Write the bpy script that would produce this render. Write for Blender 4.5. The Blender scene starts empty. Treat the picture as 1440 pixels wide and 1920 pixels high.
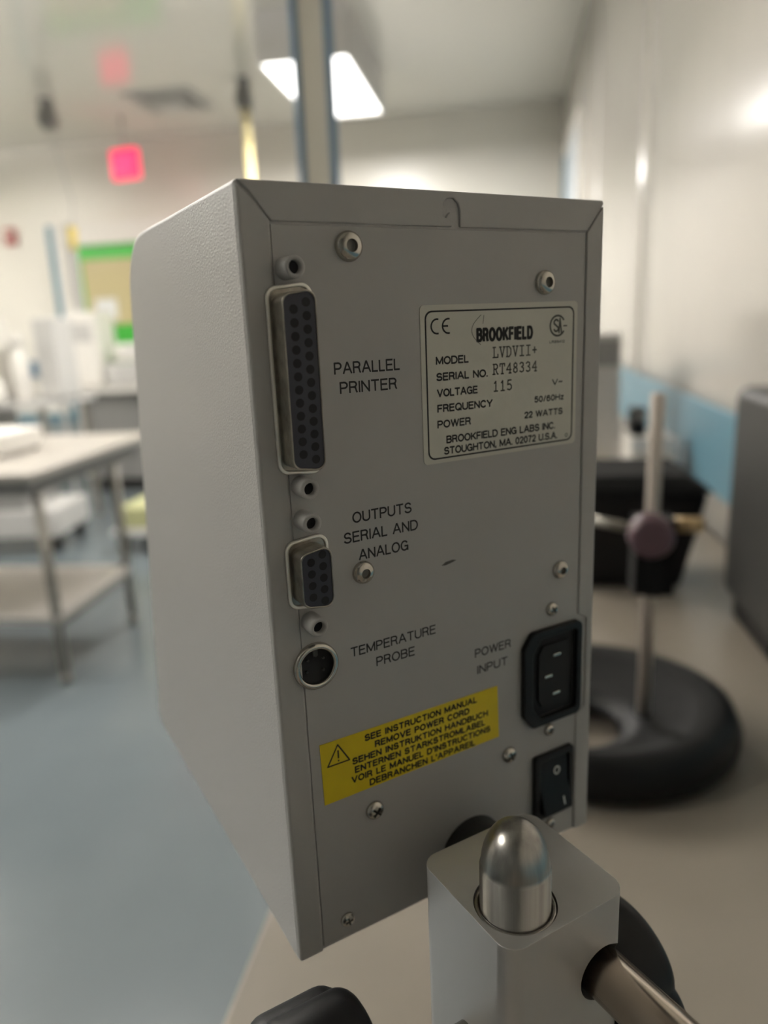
import bpy, bmesh, math, random
from mathutils import Vector, Matrix
random.seed(4)
PI = math.pi
SC = bpy.context.scene
COL = SC.collection

# ---------------------------------------------------------------- camera
cam_d = bpy.data.cameras.new('camera')
cam = bpy.data.objects.new('camera', cam_d)
COL.objects.link(cam)
SC.camera = cam
cam_d.sensor_fit = 'VERTICAL'
cam_d.sensor_height = 36.0
cam_d.sensor_width = 27.0
cam_d.lens = 1386.0 / 1920.0 * 36.0
cam_d.clip_start = 0.01
cam_d.clip_end = 50
zc = Vector((0.1674, -0.9555, 0.2431)).normalized()
xc = Vector((0.9859, 0.1620, -0.0421)); xc = (xc - xc.dot(zc) * zc).normalized()
yc = zc.cross(xc)
mw = Matrix((xc, yc, zc)).transposed().to_4x4()
mw.translation = Vector((0, 0, 1.37))
cam.matrix_world = mw
cam_d.dof.use_dof = True
cam_d.dof.focus_distance = 0.172
cam_d.dof.aperture_fstop = 8.0

# ---------------------------------------------------------------- world
w = bpy.data.worlds.new('world')
SC.world = w
w.use_nodes = True
w.node_tree.nodes['Background'].inputs[0].default_value = (0.9, 0.95, 1, 1)
w.node_tree.nodes['Background'].inputs[1].default_value = 0.2

# ---------------------------------------------------------------- exposure
vs = SC.view_settings
vs.view_transform = 'Standard'
vs.look = 'None'
vs.gamma = 1
vs.use_curve_mapping = False
vs.exposure = -0.22
LAMP = (1.0, 0.965, 0.925)
LAMP_W = 125.0           # watts of the ceiling light in view

# ---------------------------------------------------------------- materials
def srgb(r, g, b):
    f = lambda c: (c / 12.92) if c <= 0.04045 else ((c + 0.055) / 1.055) ** 2.4
    return (f(r / 255), f(g / 255), f(b / 255), 1)

def mat(name, col, rough=0.5, metal=0.0, bump=0.0, scale=300.0, var=0.0, vscale=6.0, stretch=None, emit=None, estr=0.0,
        spec=0.5, coat=0.0, detail=2.0, dist=0.0003, trans=0.0):
    m = bpy.data.materials.new(name)
    m.use_nodes = True
    nt = m.node_tree
    b = nt.nodes['Principled BSDF']
    b.inputs['Base Color'].default_value = col
    b.inputs['Roughness'].default_value = rough
    b.inputs['Metallic'].default_value = metal
    b.inputs['Specular IOR Level'].default_value = spec
    b.inputs['Coat Weight'].default_value = coat
    if trans: b.inputs['Transmission Weight'].default_value = trans
    if emit:
        b.inputs['Emission Color'].default_value = emit
        b.inputs['Emission Strength'].default_value = estr
    tc = nt.nodes.new('ShaderNodeTexCoord')
    src = tc.outputs['Object']
    if stretch:
        mp = nt.nodes.new('ShaderNodeMapping')
        mp.inputs['Scale'].default_value = stretch
        nt.links.new(src, mp.inputs['Vector'])
        src = mp.outputs['Vector']
    if bump:
        n = nt.nodes.new('ShaderNodeTexNoise')
        n.inputs['Scale'].default_value = scale
        n.inputs['Detail'].default_value = detail
        nt.links.new(src, n.inputs['Vector'])
        bp = nt.nodes.new('ShaderNodeBump')
        bp.inputs['Strength'].default_value = bump
        bp.inputs['Distance'].default_value = dist
        nt.links.new(n.outputs['Fac'], bp.inputs['Height'])
        nt.links.new(bp.outputs['Normal'], b.inputs['Normal'])
    if var:
        n2 = nt.nodes.new('ShaderNodeTexNoise')
        n2.inputs['Scale'].default_value = vscale
        n2.inputs['Detail'].default_value = 5
        nt.links.new(src, n2.inputs['Vector'])
        mx = nt.nodes.new('ShaderNodeMixRGB')
        mx.blend_type = 'MULTIPLY'
        mx.inputs['Fac'].default_value = 1
        mx.inputs['Color1'].default_value = col
        cr = nt.nodes.new('ShaderNodeValToRGB')
        cr.color_ramp.elements[0].position = 0.3
        cr.color_ramp.elements[1].position = 0.7
        cr.color_ramp.elements[0].color = (1 - var, 1 - var, 1 - var, 1)
        cr.color_ramp.elements[1].color = (1, 1, 1, 1)
        nt.links.new(n2.outputs['Fac'], cr.inputs['Fac'])
        nt.links.new(cr.outputs['Color'], mx.inputs['Color2'])
        nt.links.new(mx.outputs['Color'], b.inputs['Base Color'])
    return m

M = {}
M['case'] = mat('case_paint', (0.43, 0.418, 0.405, 1), 0.42, bump=0.5, scale=1700, dist=0.0003)
M['panel'] = mat('panel_paint', (0.41, 0.40, 0.385, 1), 0.45, bump=0.10, scale=2500, dist=0.0001, var=0.05, vscale=30)
M['gap'] = mat('dark_gap', (0.02, 0.02, 0.018, 1), 0.8)  # near-black for the shade in seams and screw slots, also the set screw
M['flange'] = mat('flange_paint', (0.41, 0.40, 0.385, 1), 0.45, bump=0.15, scale=2500, dist=0.0001)
M['rim'] = mat('bright_rim', (0.88, 0.85, 0.78, 1), 0.38, 0.6)
M['dull_rod'] = mat('dull_steel_rod', (0.58, 0.51, 0.45, 1), 0.4, 0.35)
M['ink'] = mat('black_ink', (0.012, 0.012, 0.012, 1), 0.6)
M['ink_soft'] = mat('grey_ink', (0.07, 0.07, 0.06, 1), 0.6)
M['plate'] = mat('label_stock', (0.56, 0.55, 0.48, 1), 0.4)
M['yellow'] = mat('yellow_label', (0.72, 0.55, 0.01, 1), 0.4, var=0.12, vscale=60)
M['nickel'] = mat('nickel', (0.55, 0.52, 0.47, 1), 0.2, 1.0)
M['tin'] = mat('tin_shell', (0.42, 0.39, 0.34, 1), 0.3, 1.0, bump=0.5, scale=700, dist=0.0003, var=0.45, vscale=250)
M['steel'] = mat('brushed_steel', (0.47, 0.45, 0.42, 1), 0.29, 1.0, bump=0.35, scale=400, stretch=(1, 1, 0.03), dist=0.0003, var=0.4, vscale=380)
M['rod'] = mat('polished_rod', (0.62, 0.53, 0.45, 1), 0.22, 1.0)
M['alu'] = mat('anodised_aluminium', (0.56, 0.555, 0.545, 1), 0.42, 0.7, bump=0.1, scale=1800, dist=0.0001)
M['black'] = mat('black_plastic', (0.006, 0.006, 0.0065, 1), 0.4, spec=0.3)
M['socket'] = mat('socket_floor', (0.22, 0.21, 0.19, 1), 0.5, 0.5)  # duller than the screw metal, recess shade put into the colour
M['matte'] = mat('matte_black', (0.006, 0.006, 0.006, 1), 0.7, spec=0.2)
M['matte_base'] = mat('satin_black', (0.007, 0.007, 0.007, 1), 0.5, spec=0.25)
M['bin'] = mat('olive_bin', (0.42, 0.42, 0.22, 1), 0.5)
M['knob'] = mat('knob_plastic', (0.006, 0.006, 0.007, 1), 0.45, spec=0.28, bump=0.1, scale=500)
M['navy'] = mat('insert_plastic', (0.03, 0.03, 0.045, 1), 0.5)
M['hole'] = mat('hole_black', (0.003, 0.003, 0.004, 1), 0.7)  # near-black stands in for shade inside holes, also black inlet plastic
M['white_ink'] = mat('white_ink', (0.6, 0.6, 0.58, 1), 0.5)
M['bench'] = mat('bench_laminate', (0.27, 0.235, 0.195, 1), 0.42, var=0.10, vscale=7)
M['wall'] = mat('wall_sheet', (0.54, 0.51, 0.465, 1), 0.2, bump=0.10, scale=1.6, stretch=(3, 3, 0.5), dist=0.02, spec=0.3)
M['far_wall'] = mat('far_wall_sheet', (0.78, 0.75, 0.68, 1), 0.3)
M['back_wall'] = mat('darkened_back_wall', (0.12, 0.125, 0.12, 1), 0.5)
M['ceil'] = mat('ceiling_sheet', (0.74, 0.725, 0.665, 1), 0.12)
M['floor'] = mat('epoxy_floor', (0.140, 0.165, 0.175, 1), 0.22, var=0.10, vscale=2.0)
M['dado'] = mat('dado_sheet', (0.30, 0.345, 0.355, 1), 0.4)
M['blue'] = mat('blue_rail', (0.10, 0.22, 0.29, 1), 0.4)
M['bluetrim'] = mat('blue_trim', (0.075, 0.165, 0.27, 1), 0.4)
M['cream'] = mat('cream_column', (0.62, 0.585, 0.50, 1), 0.4)
M['white'] = mat('white_plastic', (0.78, 0.75, 0.70, 1), 0.4)
M['pale'] = mat('pale_grey_plastic', (0.52, 0.51, 0.49, 1), 0.4)
M['grey'] = mat('mid_grey_plastic', (0.25, 0.245, 0.235, 1), 0.45)
M['dkgrey'] = mat('dark_grey_plastic', (0.028, 0.027, 0.025, 1), 0.5, bump=0.1, scale=500)
M['table'] = mat('stainless_sheet', (0.62, 0.58, 0.53, 1), 0.38, 0.6, var=0.12, vscale=9)
M['leg'] = mat('stainless_tube', (0.36, 0.34, 0.30, 1), 0.4, 0.7)
M['green'] = mat('green_door', (0.055, 0.42, 0.05, 1), 0.4)
M['tan'] = mat('door_window_tan', (0.50, 0.43, 0.24, 1), 0.3)
M['paper'] = mat('paper', (0.75, 0.75, 0.75, 1), 0.6)
M['red'] = mat('alarm_red', (0.42, 0.13, 0.12, 1), 0.5)
M['yel'] = mat('hose_yellow', (0.80, 0.62, 0.12, 1), 0.5)
M['hose'] = mat('hose_pale', (0.72, 0.62, 0.32, 1), 0.5)
M['purple'] = mat('purple_knob', (0.10, 0.055, 0.068, 1), 0.4)
M['brass'] = mat('tan_brass', (0.46, 0.33, 0.17, 1), 0.4, 0.3)
M['blue_glass'] = mat('pale_blue_glass', (0.6, 0.66, 0.72, 1), 0.3)  # plain pale blue pane colour, no emission
M['diffuser'] = mat('lamp_diffuser', (0.9, 0.9, 0.9, 1), 0.5, emit=(1, 0.98, 0.95, 1), estr=5.0)
M['exit'] = mat('exit_glow', (0.8, 0.05, 0.1, 1), 0.5, emit=(1.0, 0.03, 0.12, 1), estr=1.6)
M['exit_letter'] = mat('exit_letter_glow', (0.8, 0.1, 0.3, 1), 0.5, emit=(1.0, 0.05, 0.22, 1), estr=1.3)

# ---------------------------------------------------------------- mesh helpers
class MB:
    """collects shapes of one mesh; each add_* returns nothing"""
    def __init__(s):
        s.bm = bmesh.new(); s.mi = 0; s.smooth = False
    def faces(s, vs_, fs, smooth=None):
        V = [s.bm.verts.new(v) for v in vs_]
        for f in fs:
            try:
                F = s.bm.faces.new([V[i] for i in f])
                F.material_index = s.mi
                F.smooth = s.smooth if smooth is None else smooth
            except ValueError:
                pass
        return V
    def box(s, x0, x1, y0, y1, z0, z1):
        s.faces([(x0,y0,z0),(x1,y0,z0),(x1,y1,z0),(x0,y1,z0),(x0,y0,z1),(x1,y0,z1),(x1,y1,z1),(x0,y1,z1)],
                [(0,3,2,1),(4,5,6,7),(0,1,5,4),(1,2,6,5),(2,3,7,6),(3,0,4,7)], False)
        return s
    def lathe(s, prof, axis='z', c=(0,0,0), n=32, capped=True, smooth=True, lobes=0, amp=0.0):
        """prof: list of (radius, along)"""
        def P(r, t, a):
            if lobes: r = r * (1 + amp * math.cos(lobes * t))
            q, p = r * math.cos(t), r * math.sin(t)
            v = {'z': (q, p, a), 'x': (a, q, p), 'y': (p, a, q)}[axis]
            return (v[0]+c[0], v[1]+c[1], v[2]+c[2])
        vs_ = []; fs = []
        for r, a in prof:
            for k in range(n): vs_.append(P(r, 2*PI*k/n, a))
        m = len(prof)
        for i in range(m-1):
            for k in range(n):
                fs.append((i*n+k, i*n+(k+1) % n, (i+1)*n+(k+1) % n, (i+1)*n+k))
        V = s.faces(vs_, fs, smooth)
        if capped:
            for i in (0, m-1):
                if prof[i][0] > 1e-7:
                    f = s.bm.faces.new([V[i*n+k] for k in range(n)])
                    f.material_index = s.mi
        return s
    def tube(s, p0, p1, r, n=16, r1=None, smooth=True):
        p0 = Vector(p0); p1 = Vector(p1); r1 = r if r1 is None else r1
        d = (p1-p0).normalized()
        a = d.orthogonal().normalized(); b = d.cross(a)
        vs_ = [p0 + r*(a*math.cos(2*PI*k/n)+b*math.sin(2*PI*k/n)) for k in range(n)] + \
              [p1 + r1*(a*math.cos(2*PI*k/n)+b*math.sin(2*PI*k/n)) for k in range(n)]
        V = s.faces(vs_, [(k, (k+1) % n, n+(k+1) % n, n+k) for k in range(n)], smooth)
        for o in (0, n):
            f = s.bm.faces.new(V[o:o+n]); f.material_index = s.mi
        return s
    def path(s, pts, r, n=8):
        for a, b in zip(pts[:-1], pts[1:]): s.tube(a, b, r, n)
        return s
    def prism(s, poly, y0, y1, plane='xz'):
        """2D polygon (a,b) in a plane, extruded on the remaining axis from y0 to y1"""
        def P(a, b, t): return {'xz': (a, t, b), 'xy': (a, b, t), 'yz': (t, a, b)}[plane]
        n = len(poly)
        vs_ = [P(a, b, y0) for a, b in poly] + [P(a, b, y1) for a, b in poly]
        s.faces(vs_, [tuple(range(n)), tuple(range(2*n-1, n-1, -1))] + [(k, (k+1) % n, n+(k+1) % n, n+k) for k in range(n)], False)
        return s
    def ring(s, outer, inner, y0, y1):
        """hollow prism in xz between two equal-count outlines"""
        n = len(outer)
        vs_ = [(a, y0, b) for a, b in outer]+[(a, y1, b) for a, b in outer]+[(a, y0, b) for a, b in inner]+[(a, y1, b) for a, b in inner]
        fs = []
        for k in range(n):
            j = (k+1) % n
            fs += [(k, j, n+j, n+k), (2*n+k, 3*n+k, 3*n+j, 2*n+j), (k, 2*n+k, 2*n+j, j), (n+k, n+j, 3*n+j, 3*n+k)]
        s.faces(vs_, fs, False)
        return s

def rpoly(pts, r, seg=5):
    out = []; n = len(pts)
    rr = r if isinstance(r, (list, tuple)) else [r]*n
    for i in range(n):
        p0, p1, p2 = Vector(pts[i-1]), Vector(pts[i]), Vector(pts[(i+1) % n])
        a = (p0-p1).normalized(); b = (p2-p1).normalized()
        ang = math.acos(max(-1, min(1, a.dot(b))))
        if rr[i] <= 0: out.append(tuple(p1)); continue
        d = rr[i]/math.tan(ang/2)
        d = min(d, (p0-p1).length*.49, (p2-p1).length*.49)
        rad = d*math.tan(ang/2)
        cen = p1 + (a+b).normalized()*(rad/math.sin(ang/2))
        s0 = p1+a*d-cen; s1 = p1+b*d-cen
        t0 = math.atan2(s0.y, s0.x); t1 = math.atan2(s1.y, s1.x)
        dt = (t1-t0+PI) % (2*PI)-PI
        for k in range(seg+1):
            t = t0+dt*k/seg
            out.append((cen.x+rad*math.cos(t), cen.y+rad*math.sin(t)))
    return out

def rrect(x0, x1, z0, z1, r, seg=5):
    return rpoly([(x0, z0), (x1, z0), (x1, z1), (x0, z1)], r, seg)

def obj(name, mb, m, parent=None, bevel=0.0, seg=2, loc=None, mm=False, angle=40):
    bm = mb.bm
    bmesh.ops.recalc_face_normals(bm, faces=bm.faces)
    if mm:
        bmesh.ops.scale(bm, vec=(.001, .001, .001), verts=bm.verts)
        if loc is None: bmesh.ops.translate(bm, vec=(0, 0, .190), verts=bm.verts)
    me = bpy.data.meshes.new(name)
    bm.to_mesh(me); bm.free()
    for x in (m if isinstance(m, (list, tuple)) else [m]): me.materials.append(x)
    o = bpy.data.objects.new(name, me)
    COL.objects.link(o)
    if parent: o.parent = parent
    if loc is not None: o.location = loc
    if bevel:
        b = o.modifiers.new('bevel', 'BEVEL'); b.width = bevel; b.segments = seg
        b.limit_method = 'ANGLE'; b.angle_limit = math.radians(angle)
        for p in me.polygons: p.use_smooth = True
        wn = o.modifiers.new('wn', 'WEIGHTED_NORMAL'); wn.keep_sharp = True
    return o

def B(x0, x1, y0, y1, z0, z1): return MB().box(x0, x1, y0, y1, z0, z1)

def thing(name, label, cat, loc=(0,0,0), rz=0, group=None):
    o = bpy.data.objects.new(name, None)
    COL.objects.link(o)
    o.empty_display_size = 0.05
    o.location = loc; o.rotation_euler = (0, 0, rz)
    return tag(o, label, cat, group)

def tag(o, label, cat, group=None):
    o['label'] = label; o['category'] = cat
    if group: o['group'] = group
    return o

def struct(name, mb, m, parent=None, bevel=0):
    o = obj(name, mb, m, parent, bevel)
    if parent is None: o['kind'] = 'structure'
    return o

def dup(o, loc, parent=None):
    c = o.copy(); COL.objects.link(c); c.location = loc
    if parent: c.parent = parent
    return c

def text_bm(s, bold=0.0, italic=0.0):
    cu = bpy.data.curves.new('t', 'FONT')
    cu.body = s; cu.size = 1.0; cu.offset = bold; cu.shear = italic
    cu.resolution_u = 3
    if FONT: cu.font = FONT
    to = bpy.data.objects.new('t', cu)
    COL.objects.link(to)
    dg = bpy.context.evaluated_depsgraph_get(); dg.update()
    me = bpy.data.meshes.new_from_object(to.evaluated_get(dg))
    bpy.data.objects.remove(to); bpy.data.curves.remove(cu)
    bm = bmesh.new(); bm.from_mesh(me); bpy.data.meshes.remove(me)
    return bm
CAPH = None
def A_(cx, cy, rx, ry, a0, a1, n_=8):
    return [(cx+rx*math.cos(math.radians(a0+(a1-a0)*k/n_)), cy+ry*math.sin(math.radians(a0+(a1-a0)*k/n_))) for k in range(n_+1)]
# plain grotesque capitals: glyph -> (width, strokes), height 1
GL = {
 'A': (.78, [[(0,0),(.36,1),(.42,1),(.78,0)], [(.14,.34),(.64,.34)]]),
 'B': (.66, [[(0,0),(0,1),(.38,1)]+A_(.38,.765,.24,.235,90,-90)+[(0,.53)], [(.38,.53)]+A_(.38,.265,.28,.265,90,-90)+[(0,0)]]),
 'C': (.72, [A_(.38,.5,.38,.5,40,320,16)]),
 'D': (.72, [[(0,0),(0,1),(.32,1)]+A_(.32,.5,.40,.5,90,-90,12)+[(0,0)]]),
 'E': (.60, [[(.60,1),(0,1),(0,0),(.60,0)], [(0,.53),(.55,.53)]]),
 'F': (.56, [[(.56,1),(0,1),(0,0)], [(0,.50),(.50,.50)]]),
 'G': (.76, [A_(.38,.5,.38,.5,42,350,18)[:-1]+[(.74,.46),(.42,.46)], [(.74,.46),(.74,0)]]),
 'H': (.68, [[(0,0),(0,1)], [(.68,0),(.68,1)], [(0,.53),(.68,.53)]]),
 'I': (.02, [[(.01,0),(.01,1)]]),
 'K': (.68, [[(0,0),(0,1)], [(.66,1),(0,.36)], [(.22,.58),(.68,0)]]),
 'L': (.50, [[(0,1),(0,0),(.50,0)]]),
 'M': (.84, [[(0,0),(0,1),(.42,.08),(.84,1),(.84,0)]]),
 'N': (.68, [[(0,0),(0,1),(.68,0),(.68,1)]]),
 'O': (.80, [A_(.40,.5,.40,.5,0,360,22)]),
 'P': (.62, [[(0,0),(0,1),(.34,1)]+A_(.34,.73,.28,.27,90,-90)+[(0,.46)]]),
 'Q': (.80, [A_(.40,.5,.40,.5,0,360,22), [(.46,.24),(.78,-.02)]]),
 'R': (.66, [[(0,0),(0,1),(.36,1)]+A_(.36,.75,.26,.25,90,-90)+[(0,.50)], [(.36,.50),(.54,.42),(.60,.12),(.66,0)]]),
 'S': (.66, [A_(.33,.74,.29,.26,20,250,10)+A_(.33,.26,.33,.26,75,-160,10)]),
 'T': (.68, [[(0,1),(.68,1)], [(.34,1),(.34,0)]]),
 'U': (.68, [[(0,1),(0,.32)]+A_(.34,.32,.34,.32,180,360,10)+[(.68,1)]]),
 'V': (.74, [[(0,1),(.36,0),(.38,0),(.74,1)]]),
 'W': (1.04, [[(0,1),(.26,0),(.51,1),(.53,1),(.78,0),(1.04,1)]]),
 'Y': (.74, [[(0,1),(.37,.42),(.74,1)], [(.37,.42),(.37,0)]]),
 '0': (.52, [A_(.26,.5,.26,.5,0,360,18)]),
 '2': (.52, [A_(.26,.72,.25,.28,170,-10,8)+[(.44,.50),(.02,.06),(.02,0),(.52,0)]]),
 '5': (.52, [[(.48,1),(.10,1),(.05,.54)]+A_(.26,.32,.26,.32,130,-150,12)]),
 '6': (.52, [[(.46,.86)]+A_(.27,.64,.24,.36,60,180,8)+A_(.26,.31,.26,.31,180,-180,16)]),
 '7': (.52, [[(0,1),(.52,1),(.30,.55),(.20,0)]]),
 '8': (.52, [A_(.26,.75,.22,.24,0,360,14), A_(.26,.27,.26,.27,0,360,14)]),
 '9': (.52, [A_(.26,.69,.26,.31,0,360,16), A_(.25,.36,.27,.36,0,-120,8)]),
 '4': (.54, [[(.42,0),(.42,1),(0,.32),(.54,.32)]]),
 '1': (.26, [[(0,.78),(.20,.98),(.20,0)]]),
 'z': (.40, [[(0,.68),(.40,.68),(0,0),(.40,0)]]),
 '/': (.30, [[(0,-.02),(.30,1.02)]]),
 '.': (.02, [[(.01,0),(.01,.06)]]),
 ',': (.06, [[(.04,.06),(0,-.14)]]),
 "'": (.02, [[(.01,1),(.01,.74)]]),
 '~': (.50, [[(0,.42),(.12,.54),(.25,.48),(.38,.42),(.50,.54)]]),
 ' ': (.24, []),
}
def strokes(mb, polys, wd, v0, v1):
    for pl_ in polys:
        for (a, b) in zip(pl_[:-1], pl_[1:]):
            a = Vector(a); b = Vector(b)
            if (b-a).length < 1e-6: continue
            d_ = (b-a).normalized(); nn = Vector((-d_.y, d_.x))*wd/2; e = d_*wd*.32
            q = [a-e-nn, b+e-nn, b+e+nn, a-e+nn]
            mb.faces([(p.x, v0, p.y) for p in q], [(0, 1, 2, 3)], False)
def lettering(s, u0, u1, z0, cap, parent, m, v=-0.05, bold=0.1, name='lettering', gap=.24):
    """one line of print in the mm frame: ink from u0 to u1, baseline z0, capital height cap, bold = stroke width / cap"""
    tot = sum(GL[c][0] for c in s)+gap*(len(s)-1)
    wd = bold*cap
    k = (u1-u0-wd)/tot
    x = u0+wd/2; P = []
    for c in s:
        w_, st = GL[c]
        P += [[(x+a*k, z0+wd/2+b*(cap-wd)) for a, b in q] for q in st]
        x += (w_+gap)*k
    mb = MB(); strokes(mb, P, wd, v, v)
    bm = mb.bm
    bmesh.ops.scale(bm, vec=(.001,)*3, verts=bm.verts)
    bmesh.ops.translate(bm, vec=(0, 0, .190), verts=bm.verts)
    for f in bm.faces:
        f.normal_update()
        if f.normal.y > 0: f.normal_flip()
    me = bpy.data.meshes.new(name); bm.to_mesh(me); bm.free()
    me.materials.append(m)
    o = bpy.data.objects.new(name, me); COL.objects.link(o); o.parent = parent
    return o

# ================================================================= STRUCTURE
XW, YF, ZC = 0.44, 6.9, 3.12
X0, YB = -7.0, -1.6
struct('floor', B(X0-.1, XW+.1, YB-.1, YF+.1, -.1, 0), M['floor'])
struct('ceiling', B(X0-.1, XW+.1, YB-.1, YF+.1, ZC, ZC+.1), M['ceil'])
wf = struct('wall_far', B(X0, XW, YF, YF+.1, 0, ZC), M['far_wall'])
struct('wall_left', B(X0-.1, X0, YB, YF, 0, ZC), M['far_wall'])
struct('wall_back', B(X0, XW, YB-.1, YB, 0, ZC), M['back_wall'])  # unseen wall, set close and dark to dim the camera side
wr = struct('wall_right', B(XW+.004, XW+.12, YB, YF, 0, ZC), M['wall'])
# sheets of the right wall, 5 mm joints, each very slightly bowed
edges = [YB, -.35, 1.15, 2.70, 4.15, 6.9]
def bowed_sheet(y0, y1, z0, z1, bow):
    mb = MB(); n = 10; vs_ = []; fs = []
    for i in range(n+1):
        t = i/n; y = y0+(y1-y0)*t; x = XW-bow*math.sin(PI*t)
        vs_ += [(x, y, z0), (x, y, z1), (XW+.004, y, z0), (XW+.004, y, z1)]
    for i in range(n):
        a = 4*i; b = a+4
        fs += [(a, a+1, b+1, b), (a+2, b+2, b+3, a+3), (a+1, a+3, b+3, b+1), (a, b, b+2, a+2)]
    fs += [(0, 2, 3, 1), (4*n, 4*n+1, 4*n+3, 4*n+2)]
    mb.faces(vs_, fs, True)
    return mb
for i, (a, b) in enumerate(zip(edges[:-1], edges[1:])):
    if a > 4:      # around the window
        struct('panel', bowed_sheet(a+.003, 5.20, 0, ZC, .001), M['wall'], wr)
        struct('panel', bowed_sheet(5.20, b, 2.64, ZC, .001), M['wall'], wr)
        struct('panel', bowed_sheet(5.20, b, 0, 1.2, .001), M['wall'], wr)
    else:
        struct('panel', bowed_sheet(a+.0015, b-.0015, 0, ZC, .003), M['wall'], wr)
# window in the right wall
w1 = struct('window_1', B(XW-.004, XW+.003, 5.26, 6.55, 1.26, 2.60), M['blue_glass'])
obj('window_frame', B(XW-.02, XW+.003, 6.45, 6.62, 1.22, 2.60), M['blue'], w1)
obj('window_frame', B(XW-.015, XW+.003, 5.22, 5.27, 1.22, 2.64), M['white'], w1)
obj('window_frame', B(XW-.015, XW+.003, 5.27, 6.62, 2.60, 2.66), M['white'], w1)
obj('window_frame', B(XW-.015, XW+.003, 5.27, 6.62, 1.20, 1.26), M['white'], w1)
# crash rail on the right wall
struct('trim_1', B(XW-.018, XW-.007, YB, 5.15, 1.000, 1.180), M['blue'], bevel=.006)
# far wall: dado, rails, corner guard
struct('trim_2', B(X0, XW-.01, YF-.02, YF, 0.0, .56), M['dado'])
struct('trim_3', B(X0, -4.34, YF-.035, YF, .57, .65), M['blue'], bevel=.006)
struct('trim_4', B(-4.345, -4.275, YF-.05, YF, .57, 2.43), M['blue'], bevel=.006)
struct('trim_5', B(X0, -4.50, YF-.035, YF, 1.02, 1.18), M['bluetrim'], bevel=.006)
# white frame and green door
d = struct('door_1', B(-4.05, -2.95, YF-.04, YF, 0, 2.235), M['green'])
obj('door_frame', B(-4.26, -4.16, YF-.07, YF, 0, 2.43), M['white'], d, bevel=.004)
obj('door_frame', B(-4.15, -4.05, YF-.05, YF, 0, 2.43), M['pale'], d, bevel=.004)
obj('door_frame', B(-4.05, -2.88, YF-.08, YF, 2.235, 2.43), M['white'], d, bevel=.004)
obj('door_frame', B(-2.95, -2.86, YF-.07, YF, 0, 2.235), M['white'], d, bevel=.004)
obj('window_pane', B(-4.02, -3.30, YF-.05, YF-.03, 1.50, 2.10), M['tan'], d)
obj('notice', B(-3.93, -3.71, YF-.055, YF-.051, 1.545, 1.74), M['paper'], d)
obj('handle', MB().tube((-3.05, YF-.09, 1.0), (-3.05, YF-.09, 1.2), .012), M['nickel'], d)

# blue-edged column of the glazed partition, floor to ceiling
cp = thing('partition_post', 'cream floor-to-ceiling post with blue edge strips, in front of the lit ceiling fixture', 'post', (-.622, 2.6, 0), math.radians(8))
obj('post_body', B(-.042, .042, -.04, .04, 0, ZC-.001), M['cream'], cp)
obj('edge_strip', B(-.064, -.042, -.045, .045, 0, ZC-.001), M['bluetrim'], cp, bevel=.003)
obj('edge_strip', B(.042, .064, -.045, .045, 0, ZC-.001), M['bluetrim'], cp, bevel=.003)

# ================================================================= CEILING THINGS
def ceiling_light(x0, x1, y0, y1, zl, watts, label, group=None):
    pend = group is not None
    t = thing('ceiling_light', label, 'ceiling light', ((x0+x1)/2, (y0+y1)/2, zl), 0, group)
    a, b = (x1-x0)/2, (y1-y0)/2
    h = .08 if pend else ZC-zl-.001
    mb = MB()
    mb.box(-a-.02, a+.02, -b-.02, -b, .0, h); mb.box(-a-.02, a+.02, b, b+.02, .0, h)
    mb.box(-a-.02, -a, -b, b, .0, h); mb.box(a, a+.02, -b, b, .0, h)
    obj('housing', mb, M['pale'], t)
    if pend:
        for sx in (-1, 1): obj('hanger', MB().tube((0, sx*(b+.01), .08), (0, sx*(b+.01), ZC-zl-.001), .006, 8), M['leg'], t)
    obj('diffuser', B(-a, a, -b, b, .01, .03), M['diffuser'], t)
    L = bpy.data.lights.new('tube_light', 'AREA')
    L.shape = 'RECTANGLE'; L.size = 2*a-.02; L.size_y = 2*b-.02; L.energy = watts; L.color = LAMP
    lo = bpy.data.objects.new('tube_light', L); COL.objects.link(lo)
    lo.parent = t; lo.location = (0, 0, .004)
    return t
ceiling_light(-1.40, -.90, 4.56, 5.74, 2.85, LAMP_W, 'bright ceiling light fixture with grey housing behind the cream post')
# added unseen pendants, made up to brighten the room: they shine down and up
for x, y, wd, wu, lab in [(-3.4, 2.2, 62, 120, 'added unseen pendant light above the steel table, brightening the room from the left'),
                          (-5.3, 4.7, 42, 130, 'added unseen pendant light left of the fire alarm, brightening the far wall and ceiling'),
                          (-2.8, -.5, 16, 75, 'added unseen pendant light behind the viewpoint, brightening the top of the rear panel'),
                          (-1.9, 2.5, 14, 85, 'added unseen pendant light nearest to the blue-edged post, brightening the ceiling')]:
    t = ceiling_light(x-.3, x+.3, y-.6, y+.6, 2.80, wd, lab, 'added unseen pendant lights that brighten the room')
    L = bpy.data.lights.new('added_uplight', 'AREA'); L.shape = 'RECTANGLE'; L.size = .5; L.size_y = 1.1; L.energy = wu; L.color = LAMP
    lo = bpy.data.objects.new('added_uplight', L); COL.objects.link(lo); lo.parent = t; lo.location = (0, 0, .05); lo.rotation_euler = (PI, 0, 0)  # added upward light to brighten the ceiling

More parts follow.
